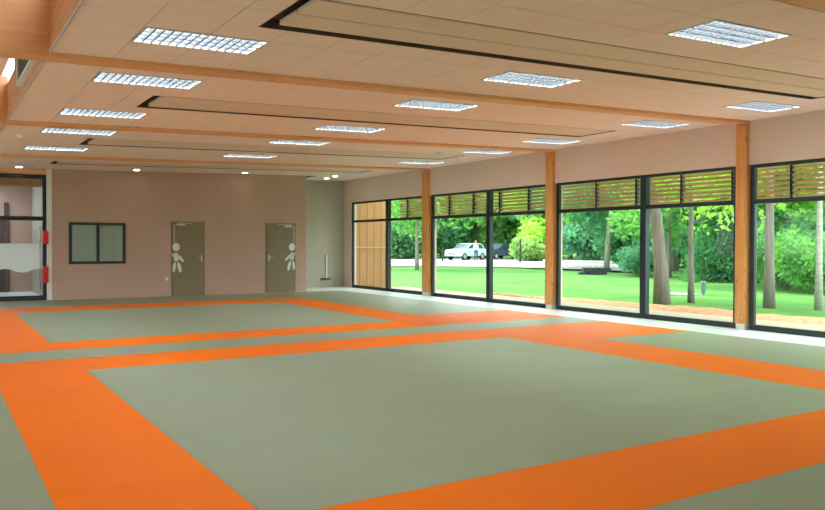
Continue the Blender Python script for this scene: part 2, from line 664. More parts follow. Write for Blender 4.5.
# ventilation grille on the upstand
vg = thing('ventilation_grille', (XE, 10.4, 3.56), 'white framed grey ventilation grille on the timber upstand', 'grille')
m = MB()
m.box(XE - 0.07, XE - 0.002, 9.25, 9.33, 3.56, 3.94).box(XE - 0.07, XE - 0.002, 11.37, 11.45, 3.56, 3.94)
m.box(XE - 0.07, XE - 0.002, 9.33, 11.37, 3.56, 3.60).box(XE - 0.07, XE - 0.002, 9.33, 11.37, 3.90, 3.94)
m.build('frame', M_WHITE, vg)
MB().box(XE - 0.012, XE - 0.002, 9.33, 11.37, 3.60, 3.90).build('backing', M_SLOT, vg)
for k in range(12):
    y = 9.45 + k * 0.165
    MB().rot_box(XE - 0.04, y, 3.75, 0.05, 0.012, 0.30, 'Z', 0.6).build('vane', M_GREY, vg)

# ------------------------------------------------------------------ timber beams and posts
BEAMS = [(19.24, 'first'), (13.84, 'second'), (8.74, 'third'), (3.71, 'fourth'), (-1.45, 'fifth')]
for y, nth in BEAMS:
    hw = 0.125
    m = MB()
    x1 = XW - 0.06
    pts = [(XL, zc(XL) - 0.05), (x1, zc(x1) - 0.05), (x1, zc(x1) + 0.30), (XE + 0.1, zc(XE) + 0.30), (XE, zc(XE) + 0.68), (XL, zc(XL) + 0.68)]
    b = len(m.v)
    n = len(pts)
    m.v = [(p[0], y - hw, p[1]) for p in pts] + [(p[0], y + hw, p[1]) for p in pts]
    m.f = [tuple(range(n)), tuple(reversed(range(n, 2 * n)))] + [(i, n + i, n + (i + 1) % n, (i + 1) % n) for i in range(n)]
    o = m.build('timber_beam', M_BEAM, None, bevel=0.008, origin=(0, y, 0))
    tag(o, f'glued laminated timber beam across the ceiling, {nth} counted from the brown wall', 'beam', 'ceiling beams')
POSTS = [(19.10, 19.42, 'first'), (13.73, 13.965, 'second'), (8.635, 8.84, 'third'), (3.60, 3.81, 'fourth')]
for y0, y1, nth in POSTS:
    t = thing('timber_post', (XW - 0.06, (y0 + y1) / 2, -0.045), f'square softwood post on pale foot, {nth} counted from the brown wall', 'post', 'window wall posts')
    zt = zc(XW - 0.15) - 0.055
    MB().box(XW - 0.15, XW - 0.062, y0, y1, 0.06, zt).box(XW - 0.062, XW + 0.018, y0, y1, 0.06, 2.92).build('shaft', M_POST, t, bevel=0.006)
    MB().box(XW - 0.14, XW + 0.0, y0 + 0.02, y1 - 0.02, -0.045, 0.06).build('foot', M_WHITE, t, bevel=0.004)
    bo = MB().tube([(XW - 0.165, y0 + 0.05, 0.17), (XW - 0.148, y0 + 0.05, 0.17)], [0.018, 0.018], 8).build('bolt', M_STEEL, t)


# ------------------------------------------------------------------ big windows
def window(idx, y0, y1, mul, label):
    t = thing(f'window_{idx}', (XW, (y0 + y1) / 2, 0), label, 'window', None, 'structure')
    xa, xb = XW - 0.05, XW + 0.02
    zs, zt = -0.045, 2.93
    m = MB()
    m.box(xa, xb, y0, y1, zs, 0.055).box(xa, xb, y0, y1, zt - 0.06, zt)
    m.box(xa, xb, y0, y0 + 0.08, 0.055, zt - 0.06).box(xa, xb, y1 - 0.08, y1, 0.055, zt - 0.06)
    m.build('frame', M_DARK, t)
    MB().box(xa - 0.03, xb + 0.02, mul - 0.075, mul + 0.075, 0.055, zt - 0.06).build('mullion', M_DARK, t)
    for a, b in ((y0 + 0.08, mul - 0.075), (mul + 0.075, y1 - 0.08)):
        MB().box(xa, xb, a, b, 2.225, 2.305).build('transom', M_DARK, t)
        MB().box(XW - 0.018, XW - 0.010, a, b, 0.055, 2.225).build('pane', M_GLASS, t)
        MB().box(XW - 0.018, XW - 0.010, a, b, 2.305, 2.87).build('pane', M_GLASS, t)


window(1, 19.46, 24.11, 21.62, 'dark framed double window showing boarded timber wing outside')
window(2, 14.00, 19.05, 16.28, 'dark framed double window showing the parked cars')
window(3, 8.86, 13.68, 11.05, 'dark framed double window showing the lawn and thick leaning trunk')
window(4, 3.83, 8.60, 6.2, 'dark framed double window showing shrubs and grey straight trunk')
window(5, -1.3, 3.55, 1.1, 'dark framed double window beyond the fourth post')
window(6, YR + 0.4, -1.6, -3.1, 'dark framed double window beside the rear wall')

k = 7
for y0, y1 in ((YR + 0.5, -1.5), (-1.1, 3.5), (3.9, 8.6), (9.0, 13.6), (14.0, 19.0), (19.4, YB - 0.6)):  # unseen side windows, added to bring daylight into the hall
    t = thing(f'window_{k}', (XL, (y0 + y1) / 2, 0.25), f'unseen window added for daylight in the side wall, bay {("one", "two", "three", "four", "five", "six")[k - 7]} from rear', 'window', None, 'structure')
    m = MB()
    xa, xb = XL - 0.13, XL - 0.05
    m.box(xa, xb, y0, y1, 0.25, 0.33).box(xa, xb, y0, y1, 2.87, 2.95).box(xa, xb, y0, y0 + 0.08, 0.33, 2.87).box(xa, xb, y1 - 0.08, y1, 0.33, 2.87)
    ym = (y0 + y1) / 2
    m.box(xa, xb, ym - 0.06, ym + 0.06, 0.33, 2.87)
    m.build('frame', M_DARK, t)
    MB().box(XL - 0.095, XL - 0.085, y0 + 0.08, ym - 0.06, 0.33, 2.87).build('pane', M_GLASS, t)
    MB().box(XL - 0.095, XL - 0.085, ym + 0.06, y1 - 0.08, 0.33, 2.87).build('pane', M_GLASS, t)
    k += 1

# louvre screens hung outside the top lights
XS = XW + 0.36
brackets = [12.77 + 1.178 * j for j in range(-9, 9)]
louv_names = ['end', 'second', 'third', 'fourth']
for (y0, y1, nm) in ((19.3, 21.5, 'over the window beside the boarded wing'), (14.0, 19.2, 'over the window facing the cars'), (8.9, 13.9, 'over the window facing the leaning trunk'), (3.7, 8.8, 'over the window facing the shrubs')):
    t = thing('louvre_screen', (XS, (y0 + y1) / 2, 2.25), 'timber slatted sunshade ' + nm, 'sunshade', 'outdoor sunshades')
    m0 = MB().rot_box(0, 0, 0, 0.075, y1 - y0 - 0.04, 0.026, 'Y', 0.5).mesh('slat', M_SLAT)
    for j in range(8):
        o = bpy.data.objects.new('slat', m0)
        COL.objects.link(o)
        o.parent = t
        o.location = (0, 0, 0.09 + j * 0.088)
    for yb in brackets:
        if y0 + 0.1 < yb < y1 - 0.1:
            MB().box(XS - 0.05, XS + 0.05, yb - 0.022, yb + 0.022, 2.27, 3.10).build('bracket', M_DARK, t)
            MB().box(XW + 0.145, XS - 0.05, yb - 0.015, yb + 0.015, 3.02, 3.08).build('arm', M_DARK, t)

# ------------------------------------------------------------------ ceiling lights
SL = math.atan(S)


def make_light():
    root = thing('ceiling_light', (0, 0, 0))
    w, d = 0.594, 0.294
    m = MB()
    f = 0.022
    m.box(-w, w, -d, -d + f, -0.006, 0.012).box(-w, w, d - f, d, -0.006, 0.012)
    m.box(-w, -w + f, -d + f, d - f, -0.006, 0.012).box(w - f, w, -d + f, d - f, -0.006, 0.012)
    m.build('frame', M_TRIMG, root)
    h = MB().box(-w, w, -d, -d + 0.006, 0.012, 0.09).box(-w, w, d - 0.006, d, 0.012, 0.09)
    h.box(-w, -w + 0.006, -d + 0.006, d - 0.006, 0.012, 0.09).box(w - 0.006, w, -d + 0.006, d - 0.006, 0.012, 0.09)
    h.build('housing', M_LOUV, root)
    MB().box(-w + 0.007, w - 0.007, -d + 0.007, d - 0.007, 0.078, 0.082).build('diffuser', M_LAMP, root)
    g = MB()
    n = 14
    for j in range(1, n):
        x = -w + f + (2 * (w - f)) * j / n
        g.box(x - 0.008, x + 0.008, -d + f, d - f, -0.003, 0.050)
    for j in range(1, 4):
        y = -d + f + (2 * (d - f)) * j / 4
        g.box(-w + f, w - f, y - 0.010, y + 0.010, -0.004, 0.051)
    g.build('louvre_grid', M_LOUV, root)
    return root


proto = None
COLP = ['beside the open ceiling edge', 'in mid ceiling', 'along the window wall']
ROWP = ['door side of fourth beam', 'rear side of third beam', 'door side of third beam', 'rear side of second beam', 'door side of second beam', 'rear side of first beam']
ri = 0
for bay in BAYS:
    for (y0, y1) in bay['lights']:
        for ci, (x0, x1) in enumerate(light_cols(y0)):
            if proto is None:
                o = proto = make_light()
            else:
                o = copy_tree(proto)
            x = (x0 + x1) / 2
            o.location = (x, (y0 + y1) / 2, zc(x))
            o.rotation_euler = (0, -SL, 0)
            tag(o, f'louvred ceiling light {COLP[ci]}, on {ROWP[ri]}', 'ceiling light', 'recessed louvred ceiling lights')
        ri += 1
for y, rp_ in ((-3.5, 'rear side of fifth beam'), (-0.2, 'door side of fifth beam'), (2.2, 'rear side of fourth beam')):
    for ci, (x0, x1) in enumerate(LIGHT_COLS):
        o = copy_tree(proto)
        x = (x0 + x1) / 2
        o.location = (x, y, zc(x))
        tag(o, f'louvred ceiling light {COLP[ci]}, on {rp_}', 'ceiling light', 'recessed louvred ceiling lights')

# recessed radiant panels
BN = ['between the third and fourth beams', 'between the second and third beams', 'between the first and second beams', 'between the first beam and the brown wall']
for bay, nm in zip(BAYS, BN):
    c0, c1 = bay['ch']
    x0, x1 = CH_X
    t = thing('radiant_panel', ((x0 + x1) / 2, (c0 + c1) / 2, zc((x0 + x1) / 2)), 'long pale ceiling panel in a dark recess ' + nm, 'ceiling panel', 'long ceiling panels')

    def slab(xa, xb, ya, yb, za, zb_):
        q = MB().box(xa, xb, ya, yb, za, zb_)
        q.v = [(x, y, z + zc(x)) for x, y, z in q.v]
        return q
    tray = slab(x0 + 0.002, x1 - 0.002, c0 + 0.002, c1 - 0.002, 0.090, 0.099)
    for q in ((x0 + 0.002, x1 - 0.002, c0 + 0.002, c0 + 0.008), (x0 + 0.002, x1 - 0.002, c1 - 0.008, c1 - 0.002), (x0 + 0.002, x0 + 0.008, c0 + 0.008, c1 - 0.008), (x1 - 0.008, x1 - 0.002, c0 + 0.008, c1 - 0.008)):
        w_ = slab(*q, 0.0, 0.090)
        b_ = len(tray.v)
        tray.v += w_.v
        tray.f += [tuple(b_ + i for i in f_) for f_ in w_.f]
    tray.build('recess', M_SLOT, t)
    cm = (c0 + c1) / 2
    ya, yb = c0 + 0.03, c1 - 0.16
    ym = (ya + yb) / 2 + 0.02
    slab(x0 + 0.14, x1 - 0.10, ya, ym - 0.012, -0.004, 0.045).build('strip', M_PANEL, t, bevel=0.006)
    slab(x0 + 0.14, x1 - 0.10, ym + 0.012, yb, -0.004, 0.045).build('strip', M_PANEL, t, bevel=0.006)

# spots and detectors
def disc(name, x, y, r, h, m, label, cat, group):
    t = thing(name, (x, y, zc(x)), label, cat, group)
    MB().tube([(x, y, zc(x) - 0.02 * h), (x, y, zc(x) + 0.004)], [r, r * 1.12], 16).build('ring', M_WHITE, t)
    return t


for x, y, lb in ((1.95, 22.15, 'above the glazed door'), (4.85, 22.15, 'above the small brown-wall window'), (7.95, 22.15, 'above the gap between the two doors'), (11.1, 22.5, 'in front of the grey recess'), (11.25, 23.45, 'inside the grey recess')):
    t = disc('downlight', x, y, 0.10, 1, M_WHITE, 'small round downlight ' + lb, 'downlight', 'round downlights')
    MB().tube([(x, y, zc(x) - 0.026), (x, y, zc(x) - 0.0205)], [0.075, 0.075], 16).build('lens', M_SPOT, t)
for x, y, lb in ((1.42, 15.6, 'by the open ceiling edge'), (10.25, 15.2, 'by the end of a long panel')):
    t = disc('smoke_detector', x, y, 0.09, 1.5, M_WHITE, 'round white smoke detector ' + lb, 'smoke detector', None)
    MB().ball((x, y, zc(x) - 0.04), (0.06, 0.06, 0.03)).build('dome', M_WHITE, t, smooth=True)

# ------------------------------------------------------------------ doors, small window and fittings on the back wall
YD = YB - 0.035


def figure(parent, cx, s):
    """flat white child pictogram: round head, bent arms, two legs"""
    y1 = YD - 0.001
    y0 = y1 - 0.004

    def ell(px, pz, rx, rz, ang=0.0):
        pts = []
        for k in range(18):
            a = 2 * math.pi * k / 18
            u, v = rx * math.cos(a), rz * math.sin(a)
            pts.append((cx + s * (px + u * math.cos(ang) - v * math.sin(ang)), pz + u * math.sin(ang) + v * math.cos(ang)))
        return pts
    q = MB()
    q.prism(ell(0, 1.385, 0.105, 0.12), 1, y0, y1)
    q.prism(ell(0.0, 1.09, 0.075, 0.13, 0.1), 1, y0, y1)
    q.prism(ell(0.13, 1.05, 0.045, 0.14, 0.75), 1, y0, y1)
    q.prism(ell(-0.07, 1.13, 0.035, 0.08, 0.6), 1, y0, y1)
    q.prism(ell(-0.055, 0.80, 0.042, 0.15, -0.12), 1, y0, y1)
    q.prism(ell(0.095, 0.79, 0.052, 0.16, 0.25), 1, y0, y1)
    q.build('child_pictogram', M_WHITE, parent)


def leaf_door(idx, x0, x1, hinge, label):
    t = thing(f'door_{idx}', ((x0 + x1) / 2, YB, 0), label, 'door', None, 'structure')
    MB().box(x0 + 0.04, x1 - 0.04, YD, YB - 0.002, -0.04, 2.09).build('leaf', M_DOOR, t)
    m = MB()
    m.box(x0, x0 + 0.038, YB - 0.02, YB - 0.002, -0.04, 2.13).box(x1 - 0.038, x1, YB - 0.02, YB - 0.002, -0.04, 2.13).box(x0 + 0.038, x1 - 0.038, YB - 0.02, YB - 0.002, 2.092, 2.13)
    m.build('frame', M_DOOR, t)
    s = 1 if hinge == 'l' else -1
    hx = x0 + 0.06 if hinge == 'l' else x1 - 0.06
    px = x0 + 0.13 if hinge == 'l' else x1 - 0.13
    # closer: body, arm and the pale edge strip above the pictogram
    a, b = sorted((hx + s * 0.08, hx + s * 0.33))
    c = MB().box(a, b, YD - 0.05, YD - 0.001, 2.01, 2.06).build('closer', M_STEEL, t, bevel=0.005)
    a, b = sorted((hx + s * 0.10, hx + s * 0.55))
    MB().box(a, b, YD - 0.04, YD - 0.02, 2.075, 2.09).build('closer_arm', M_STEEL, t)
    a, b = sorted((hx - s * 0.01, hx + s * 0.03))
    MB().box(a, b, YD - 0.006, YD - 0.001, 1.52, 2.05).build('edge_strip', M_GREYW, t)
    figure(t, px, s)
    lx = x1 - 0.10 if hinge == 'l' else x0 + 0.10
    h = MB().box(lx - 0.02, lx + 0.02, YD - 0.008, YD - 0.001, 0.95, 1.14).build('handle_plate', M_STEEL, t)
    a, b = sorted((lx, lx - s * 0.12))
    MB().tube([(lx, YD - 0.008, 1.06), (lx, YD - 0.05, 1.06), (lx - s * 0.12, YD - 0.05, 1.06)], [0.009] * 3, 8).build('lever', M_STEEL, h)


leaf_door(2, 5.96, 6.94, 'l', 'olive brown door with white child pictogram, beside the small window')
leaf_door(3, 8.85, 9.85, 'r', 'olive brown door with white child pictogram, beside the grey recess')

t = thing('window_20', (3.95, YB, 0.93), 'small dark framed two pane window in the brown wall', 'window', None, 'structure')
m = MB()
yA, yB_ = YB - 0.05, YB - 0.002
m.box(3.21, 4.68, yA, yB_, 0.92, 0.99).box(3.21, 4.68, yA, yB_, 1.99, 2.06).box(3.21, 3.28, yA, yB_, 0.99, 1.99).box(4.61, 4.68, yA, yB_, 0.99, 1.99)
m.build('frame', M_NAVY, t)
MB().box(3.915, 3.985, yA - 0.006, yB_, 0.99, 1.99).build('meeting_stile', M_NAVY, t)
for a, b in ((3.28, 3.915), (3.985, 4.61)):
    MB().box(a, b, YB - 0.034, YB - 0.028, 0.99, 1.99).build('pane', M_GLASS, t)
    MB().box(a, b, YB - 0.012, YB - 0.004, 0.99, 1.99).build('dim_room_sheet', M_DIM_ROOM, t)  # coloured sheet standing in for the dim room behind the glass

t = thing('light_switch', (5.83, YB, 0.45), 'small white socket low on brown wall beside a door', 'socket')
MB().box(5.79, 5.87, YB - 0.012, YB - 0.001, 0.41, 0.49).build('plate', M_WHITE, t, bevel=0.003)
MB().tube([(5.83, YB - 0.016, 0.45), (5.83, YB - 0.012, 0.45)], [0.022, 0.022], 12).build('insert', M_WHITE, t)

t = thing('wall_bar', (11.83, YB2, 0.2), 'slim white upright bar on dark bracket at the grey wall', 'bar')
MB().box(11.80, 11.86, YB2 - 0.05, YB2 - 0.02, 0.28, 1.10).build('upright', M_WHITE, t, bevel=0.006)
MB().box(11.62, 11.98, YB2 - 0.08, YB2 - 0.001, 0.22, 0.28).build('bracket', M_SLOT, t)

# ------------------------------------------------------------------ glazed door to the lobby
t = thing('door_1', (1.6, YB, 0), 'glazed lobby door in dark frame with frosted band', 'door', None, 'structure')
gx0, gx1 = 0.62, 2.655
m = MB()
ya, yb = YB - 0.03, YB + 0.05
m.box(gx0, gx1, ya, yb, -0.04, 0.09).box(gx0, gx1, ya, yb, 3.20, 3.31).box(gx0, gx0 + 0.09, ya, yb, 0.09, 3.20).box(gx1 - 0.09, gx1, ya, yb, 0.09, 3.20)
m.build('frame', M_NAVY, t)
MB().box(gx0 + 0.09, gx1 - 0.09, ya, yb, 2.09, 2.20).build('transom', M_NAVY, t)
MB().box(gx0 + 0.09, gx1 - 0.09, YB + 0.005, YB + 0.012, 0.09, 2.09).build('pane', M_GLASS, t)
MB().box(gx0 + 0.09, gx1 - 0.09, YB + 0.005, YB + 0.012, 2.20, 3.20).build('pane', M_GLASS, t)
pts = [(gx1 - 0.095, 1.48), (gx0 + 0.095, 1.48)]
N = 28
for i in range(N + 1):
    x = gx0 + 0.095 + (gx1 - gx0 - 0.19) * i / N
    pts.append((x, 0.76 + 0.05 * math.sin((x - 1.45) * 7.5)))
fm = MB().prism(pts, 1, YB + 0.001, YB + 0.004).build('frosted_band', M_FILM, t)
MB().tube([(2.49, YB - 0.07, 0.25), (2.49, YB - 0.07, 1.95)], [0.016, 0.016], 10).build('pull_bar', M_STEEL, t, smooth=True)
MB().box(2.48, 2.50, YB - 0.07, YB + 0.004, 0.40, 0.42).box(2.48, 2.50, YB - 0.07, YB + 0.004, 1.80, 1.82).build('bar_bracket', M_STEEL, t)
for z0, z1 in ((0.42, 0.86), (1.46, 1.82)):
    MB().box(2.555, 2.70, YB - 0.09, YB - 0.031, z0, z1).build('red_guard', M_RED, t, bevel=0.02)
tr = MB().box(0.6, 2.66, YB - 0.035, YB - 0.002, 3.325, 3.45).build('trim_2', M_BEAM)
struct(tr, 'thin timber strip above the glazed door', 'trim')

# lobby seen through the glazed door
lb = MB()
lb.box(-1.5, 2.95, 27.2, 27.4, -0.05, 3.4)
lw = lb.build('wall_lobby', M_WALLB)
struct(lw, 'brown end wall of the lobby behind the glass', 'wall')
struct(MB().box(2.75, 2.95, YB + 0.25, 27.2, -0.05, 3.4).build('wall_lobby_side', M_GREYW), 'grey side wall of the lobby behind the glass', 'wall')
struct(MB().box(-1.7, -1.5, YB + 0.25, 27.2, -0.05, 3.4).build('wall_lobby_left', M_GREYW), 'grey outer wall of the lobby', 'wall')
struct(MB().box(-1.5, 2.75, YB + 0.2, 27.2, -0.25, -0.045).build('floor_lobby', M_FLOOR), 'pale lobby floor behind the glass', 'floor')
struct(MB().box(-1.5, 2.95, YB + 0.2, 27.4, 3.4, 3.5).build('ceiling_lobby', M_WHITE), 'white lobby ceiling behind the glass', 'ceiling')
struct(MB().box(-1.5, 2.74, 24.6, 24.85, 3.12, 3.4).build('trim_3', M_BEAM), 'timber lintel under the lobby ceiling', 'trim')
t = thing('door_4', (1.6, 27.2, 0), 'dark lobby door in a brown frame behind the glass', 'door', None, 'structure')
MB().box(1.15, 1.95, 27.16, 27.198, -0.04, 2.3).build('leaf', M_SLOT, t)
MB().box(1.97, 2.09, 27.12, 27.198, -0.04, 2.75).build('frame', M_SLOT, t)
t = thing('lobby_fill_lamp', (0.9, 25.8, 3.39), 'unseen ceiling lamp added to brighten the lobby', 'ceiling light')  # lamp added to light the lobby, itself unseen
MB().box(0.2, 1.8, 25.5, 26.1, 3.37, 3.399).build('housing', M_WHITE, t)
MB().box(0.25, 1.75, 25.55, 26.05, 3.360, 3.369).build('diffuser', M_LAMP, t)

# ------------------------------------------------------------------ grounds outside
GZ = -0.10
rng = np.random.default_rng(11)


def polar(az, depth):
    """ground point at a bearing (degrees from +Y) and a distance"""
    a = math.radians(az)
    return depth * math.sin(a), depth * math.cos(a)


gx = np.concatenate([np.arange(-60, -6, 6.0), np.array([-4.8, 12.8, 13.5]), np.arange(15, 60, 1.5), np.arange(60, 181, 8.0)])
gy = np.concatenate([np.arange(-60, -6, 6.0), np.array([-5.3, 8, 24.9, 26, 27.5]), np.arange(29, 70, 1.5), np.arange(72, 181, 8.0)])
gy = np.sort(np.concatenate([gy, np.arange(9, 24.5, 1.5)]))
gv, gf = [], []
for j, y in enumerate(gy):
    for i, x in enumerate(gx):
        z = GZ
        if -5 < x < 12.9 and -5.5 < y < 28:
            z = -0.4
        elif x > 20:
            z += 0.05 * math.sin(x * 0.21 + 1) * math.sin(y * 0.17) * min(1, (x - 20) / 10)
        gv.append((x, y, z))
nx = len(gx)
for j in range(len(gy) - 1):
    for i in range(nx - 1):
        gf.append((j * nx + i, j * nx + i + 1, (j + 1) * nx + i + 1, (j + 1) * nx + i))
m = MB()
m.v, m.f = gv, gf
lawn = m.build('lawn', M_LAWN, smooth=True)
struct(lawn, 'bright green mown lawn outside the windows', 'lawn')
pv = MB()
for y0 in np.arange(-6, 24.0, 1.0):
    for x0 in (12.76, 13.66):
        pv = MB().box(x0 + 0.006, x0 + 0.894, y0 + 0.006, y0 + 0.994, GZ - 0.04, GZ + 0.04)
        if y0 > 2:
            o = pv.build('paving_slab', M_PAVE, lawn, origin=(x0 + 0.45, y0 + 0.5, GZ))
# mulch bed along the paving: a low irregular heap
N = 46
bed_v, bed_f = [], []
for i in range(N + 1):
    y = -4 + 23.0 * i / N
    w = (1.5 if y < 14 else 1.5 * max(0.05, (19 - y) / 5)) + 0.25 * math.sin(y * 1.7)
    for k in range(7):
        u = k / 6
        bed_v.append((14.58 + w * u, y, GZ + 0.02 + 0.07 * math.sin(math.pi * u) + (0.02 * math.sin(y * 5 + k * 2) if 0 < k < 6 else -0.02)))
for i in range(N):
    for k in range(6):
        bed_f.append((i * 7 + k, i * 7 + k + 1, (i + 1) * 7 + k + 1, (i + 1) * 7 + k))
m = MB()
m.v, m.f = bed_v, bed_f
tag(m.build('mulch_bed', M_MULCH, smooth=True), 'strip of reddish brown bark mulch between paving and lawn', 'mulch', kind='stuff')
# pale gravel drive
rv, rf = [], []
N = 30
for i in range(N + 1):
    az = 22 + 26 * i / N
    near = 47 + 5.0 * math.sin(i * 0.12)
    for r, dz in ((near, 0.02), (near + 4, 0.06), (near + 16, 0.06), (near + 30, 0.03)):
        x, y = polar(az, r)
        rv.append((x, y, GZ + dz + 0.06))
for i in range(N):
    for k in range(3):
        rf.append((i * 4 + k, i * 4 + k + 1, (i + 1) * 4 + k + 1, (i + 1) * 4 + k))
m = MB()
m.v, m.f = rv, rf
struct(m.build('drive', M_ROAD, smooth=True), 'pale gravel drive where the cars are parked', 'drive')

tr_ = MB().box(-30, XL - 0.22, -30, 40, GZ - 0.05, GZ + 0.03).build('added_ground', M_ROAD)  # unseen gravel ground added so less green light bounces indoors
struct(tr_, 'unseen pale gravel added to cut green bounce light', 'added_ground')

# boarded timber wing beyond the end window
t = thing('timber_wing', (13.6, 24.5, GZ), 'boarded timber wing wall standing outside the end window', 'wall')
for k in range(11):
    x = 12.76 + k * 0.145
    MB().box(x + 0.004, x + 0.141, 24.46 + (k % 2) * 0.012, 24.52, GZ, 3.5).build('board', M_CLAD, t)
MB().box(12.76, 14.35, 24.53, 24.7, GZ, 3.5).build('backing', M_SLOT, t)
MB().box(12.76, 14.35, 24.42, 24.459, 1.34, 1.38).build('rail', M_SLAT, t)

LEAFS = {
    'mid': leafmat('leaves_mid', (86, 146, 80), (150, 206, 106)),
    'lime': leafmat('leaves_lime', (138, 196, 76), (200, 234, 104)),
    'dark': leafmat('leaves_dark', (62, 118, 80), (108, 168, 104)),
    'blue': leafmat('leaves_blue_green', (80, 140, 108), (128, 190, 138)),
    'pale': leafmat('leaves_pale', (132, 180, 98), (184, 208, 126)),
}


def foliage(name, blobs, n, size, m, parent):
    """leaf quads scattered through a cloud of ellipsoids"""
    vol = np.array([b[3] * b[4] * b[5] for b in blobs]) ** 0.67
    cnt = np.maximum(20, (n * vol / vol.sum()).astype(int))
    P = []
    for b, c in zip(blobs, cnt):
        d = rng.normal(size=(c, 3))
        d /= np.linalg.norm(d, axis=1)[:, None]
        r = rng.random(c) ** 0.42
        P.append(np.array(b[:3]) + d * r[:, None] * np.array(b[3:6]))
    P = np.concatenate(P)
    k = len(P)
    nrm = rng.normal(size=(k, 3)) + np.array([0, 0, 0.5])
    nrm /= np.linalg.norm(nrm, axis=1)[:, None]
    a = np.cross(nrm, rng.normal(size=(k, 3)))
    a /= np.linalg.norm(a, axis=1)[:, None]
    b = np.cross(nrm, a)
    s = size * (0.6 + 0.8 * rng.random(k))[:, None]
    off = np.array(parent.location)
    P = P - off
    V = np.stack([P - a * s, P - b * s * 0.55 + nrm * s * 0.12, P + a * s, P + b * s * 0.55 + nrm * s * 0.12], 1).reshape(-1, 3)
    me = bpy.data.meshes.new(name)
    me.vertices.add(4 * k)
    me.vertices.foreach_set('co', V.ravel().astype(np.float32))
    me.loops.add(4 * k)
    me.loops.foreach_set('vertex_index', np.arange(4 * k, dtype=np.int32))
    me.polygons.add(k)
    me.polygons.foreach_set('loop_start', np.arange(0, 4 * k, 4, dtype=np.int32))
    me.update(calc_edges=True)
    me.materials.append(m)
    o = bpy.data.objects.new(name, me)
    COL.objects.link(o)
    o.parent = parent
    return o


def tree(x, y, h, crown0, rad, tr, leaf, label, size=0.2, n=4000, lean=(0, 0), bark=None, branches=5, group='trees outside', name='leafy_tree'):
    t = thing(name, (x, y, GZ), label, 'tree', group)
    top = h * 0.8
    path = [(x + lean[0] * u * u * 1.0, y + lean[1] * u * u, GZ - 0.1 + top * u) for u in np.linspace(0, 1, 7)]
    rr = [tr * (1.25 if i == 0 else 1.0) * (1 - 0.7 * u) for i, u in enumerate(np.linspace(0, 1, 7))]
    b = MB().tube(path, rr, 10)
    blobs = []
    for k in range(branches):
        u = crown0 / h / 0.8 + (1 - crown0 / h / 0.8) * (k + 0.3) / branches
        u = min(u, 0.97)
        p0 = Vector((x + lean[0] * u * u, y + lean[1] * u * u, GZ + top * u))
        an = k * 2.4 + rng.random()
        L = rad * (0.75 + 0.3 * rng.random()) * (1.1 - 0.5 * u)
        p1 = p0 + Vector((math.cos(an) * L, math.sin(an) * L, 0.35 * L))
        b.tube([p0, p0.lerp(p1, 0.5) + Vector((0, 0, 0.06 * L)), p1], [tr * 0.38 * (1 - 0.5 * u), tr * 0.25 * (1 - 0.5 * u), tr * 0.08], 6)
        br = rad * (0.42 + 0.2 * rng.random())
        blobs.append((p1.x, p1.y, p1.z, br, br, br * 0.7))
    cz = GZ + (crown0 + h) / 2
    blobs.append((x + lean[0], y + lean[1], cz + 0.1 * h, rad * 0.7, rad * 0.7, (h - crown0) * 0.45))
    for k in range(9):
        an = rng.random() * 6.28
        L = rad * (0.35 + 0.5 * rng.random())
        z = GZ + crown0 + (h - crown0) * (0.12 + 0.75 * rng.random())
        br = rad * (0.28 + 0.2 * rng.random())
        blobs.append((x + lean[0] + math.cos(an) * L, y + lean[1] + math.sin(an) * L, z, br, br, br * 0.75))
    b.build('trunk', bark or M_BARK, t, smooth=True)
    foliage('crown', blobs, n, size, LEAFS[leaf], t)
    return t


def shrub(x, y, h, r, leaf, label, size=0.12, n=1800, name='shrub', cone=False):
    t = thing(name, (x, y, GZ), label, 'conifer' if cone else 'shrub', 'shrubs outside')
    st = MB()
    blobs = []
    if cone:
        st.tube([(x, y, GZ - 0.1), (x, y, GZ + h)], [0.09, 0.02], 8)
        for k in range(8):
            u = k / 7
            rr = r * (1 - 0.85 * u)
            for q in range(4):
                an = q * 1.57 + k
                blobs.append((x + math.cos(an) * rr * 0.5, y + math.sin(an) * rr * 0.5, GZ + 0.2 + u * (h - 0.3), rr * 0.6, rr * 0.6, h * 0.1))
    else:
        for k in range(6):
            an = k * 1.05 + rng.random()
            L = r * (0.3 + 0.35 * rng.random())
            z = h * (0.4 + 0.35 * rng.random())
            st.tube([(x, y, GZ - 0.05), (x + math.cos(an) * L, y + math.sin(an) * L, GZ + z)], [0.03, 0.01], 6)
            blobs.append((x + math.cos(an) * L, y + math.sin(an) * L, GZ + z, r * 0.5, r * 0.5, h * 0.32))
        blobs.append((x, y, GZ + h * 0.4, r * 0.8, r * 0.8, h * 0.4))
    st.build('stem', M_BARK, t)
    foliage('foliage', blobs, n, size, LEAFS[leaf], t)
    return t


# near trees whose trunks show through the two right-hand windows
tree(16.55, 13.95, 9.0, 4.2, 3.4, 0.20, 'mid', 'tall tree with thick leaning grey trunk rising from the mulch edge', 0.11, 7000, (-1.1, 0.9), group=None)
tree(17.6, 13.85, 7.0, 1.9, 2.4, 0.085, 'lime', 'slender young tree beside the litter bin on the lawn', 0.10, 2600, (0.1, 0.2), group=None)
tree(17.85, 11.70, 9.5, 4.6, 3.2, 0.125, 'mid', 'tall straight grey trunk standing in front of the shrubs', 0.11, 6000, (0.1, 0.1), group=None)
tree(18.35, 10.72, 9.0, 4.4, 3.0, 0.085, 'lime', 'pale barked birch beside the mulch strip', 0.11, 5000, (0.05, 0), bark=M_BARKP, group=None)
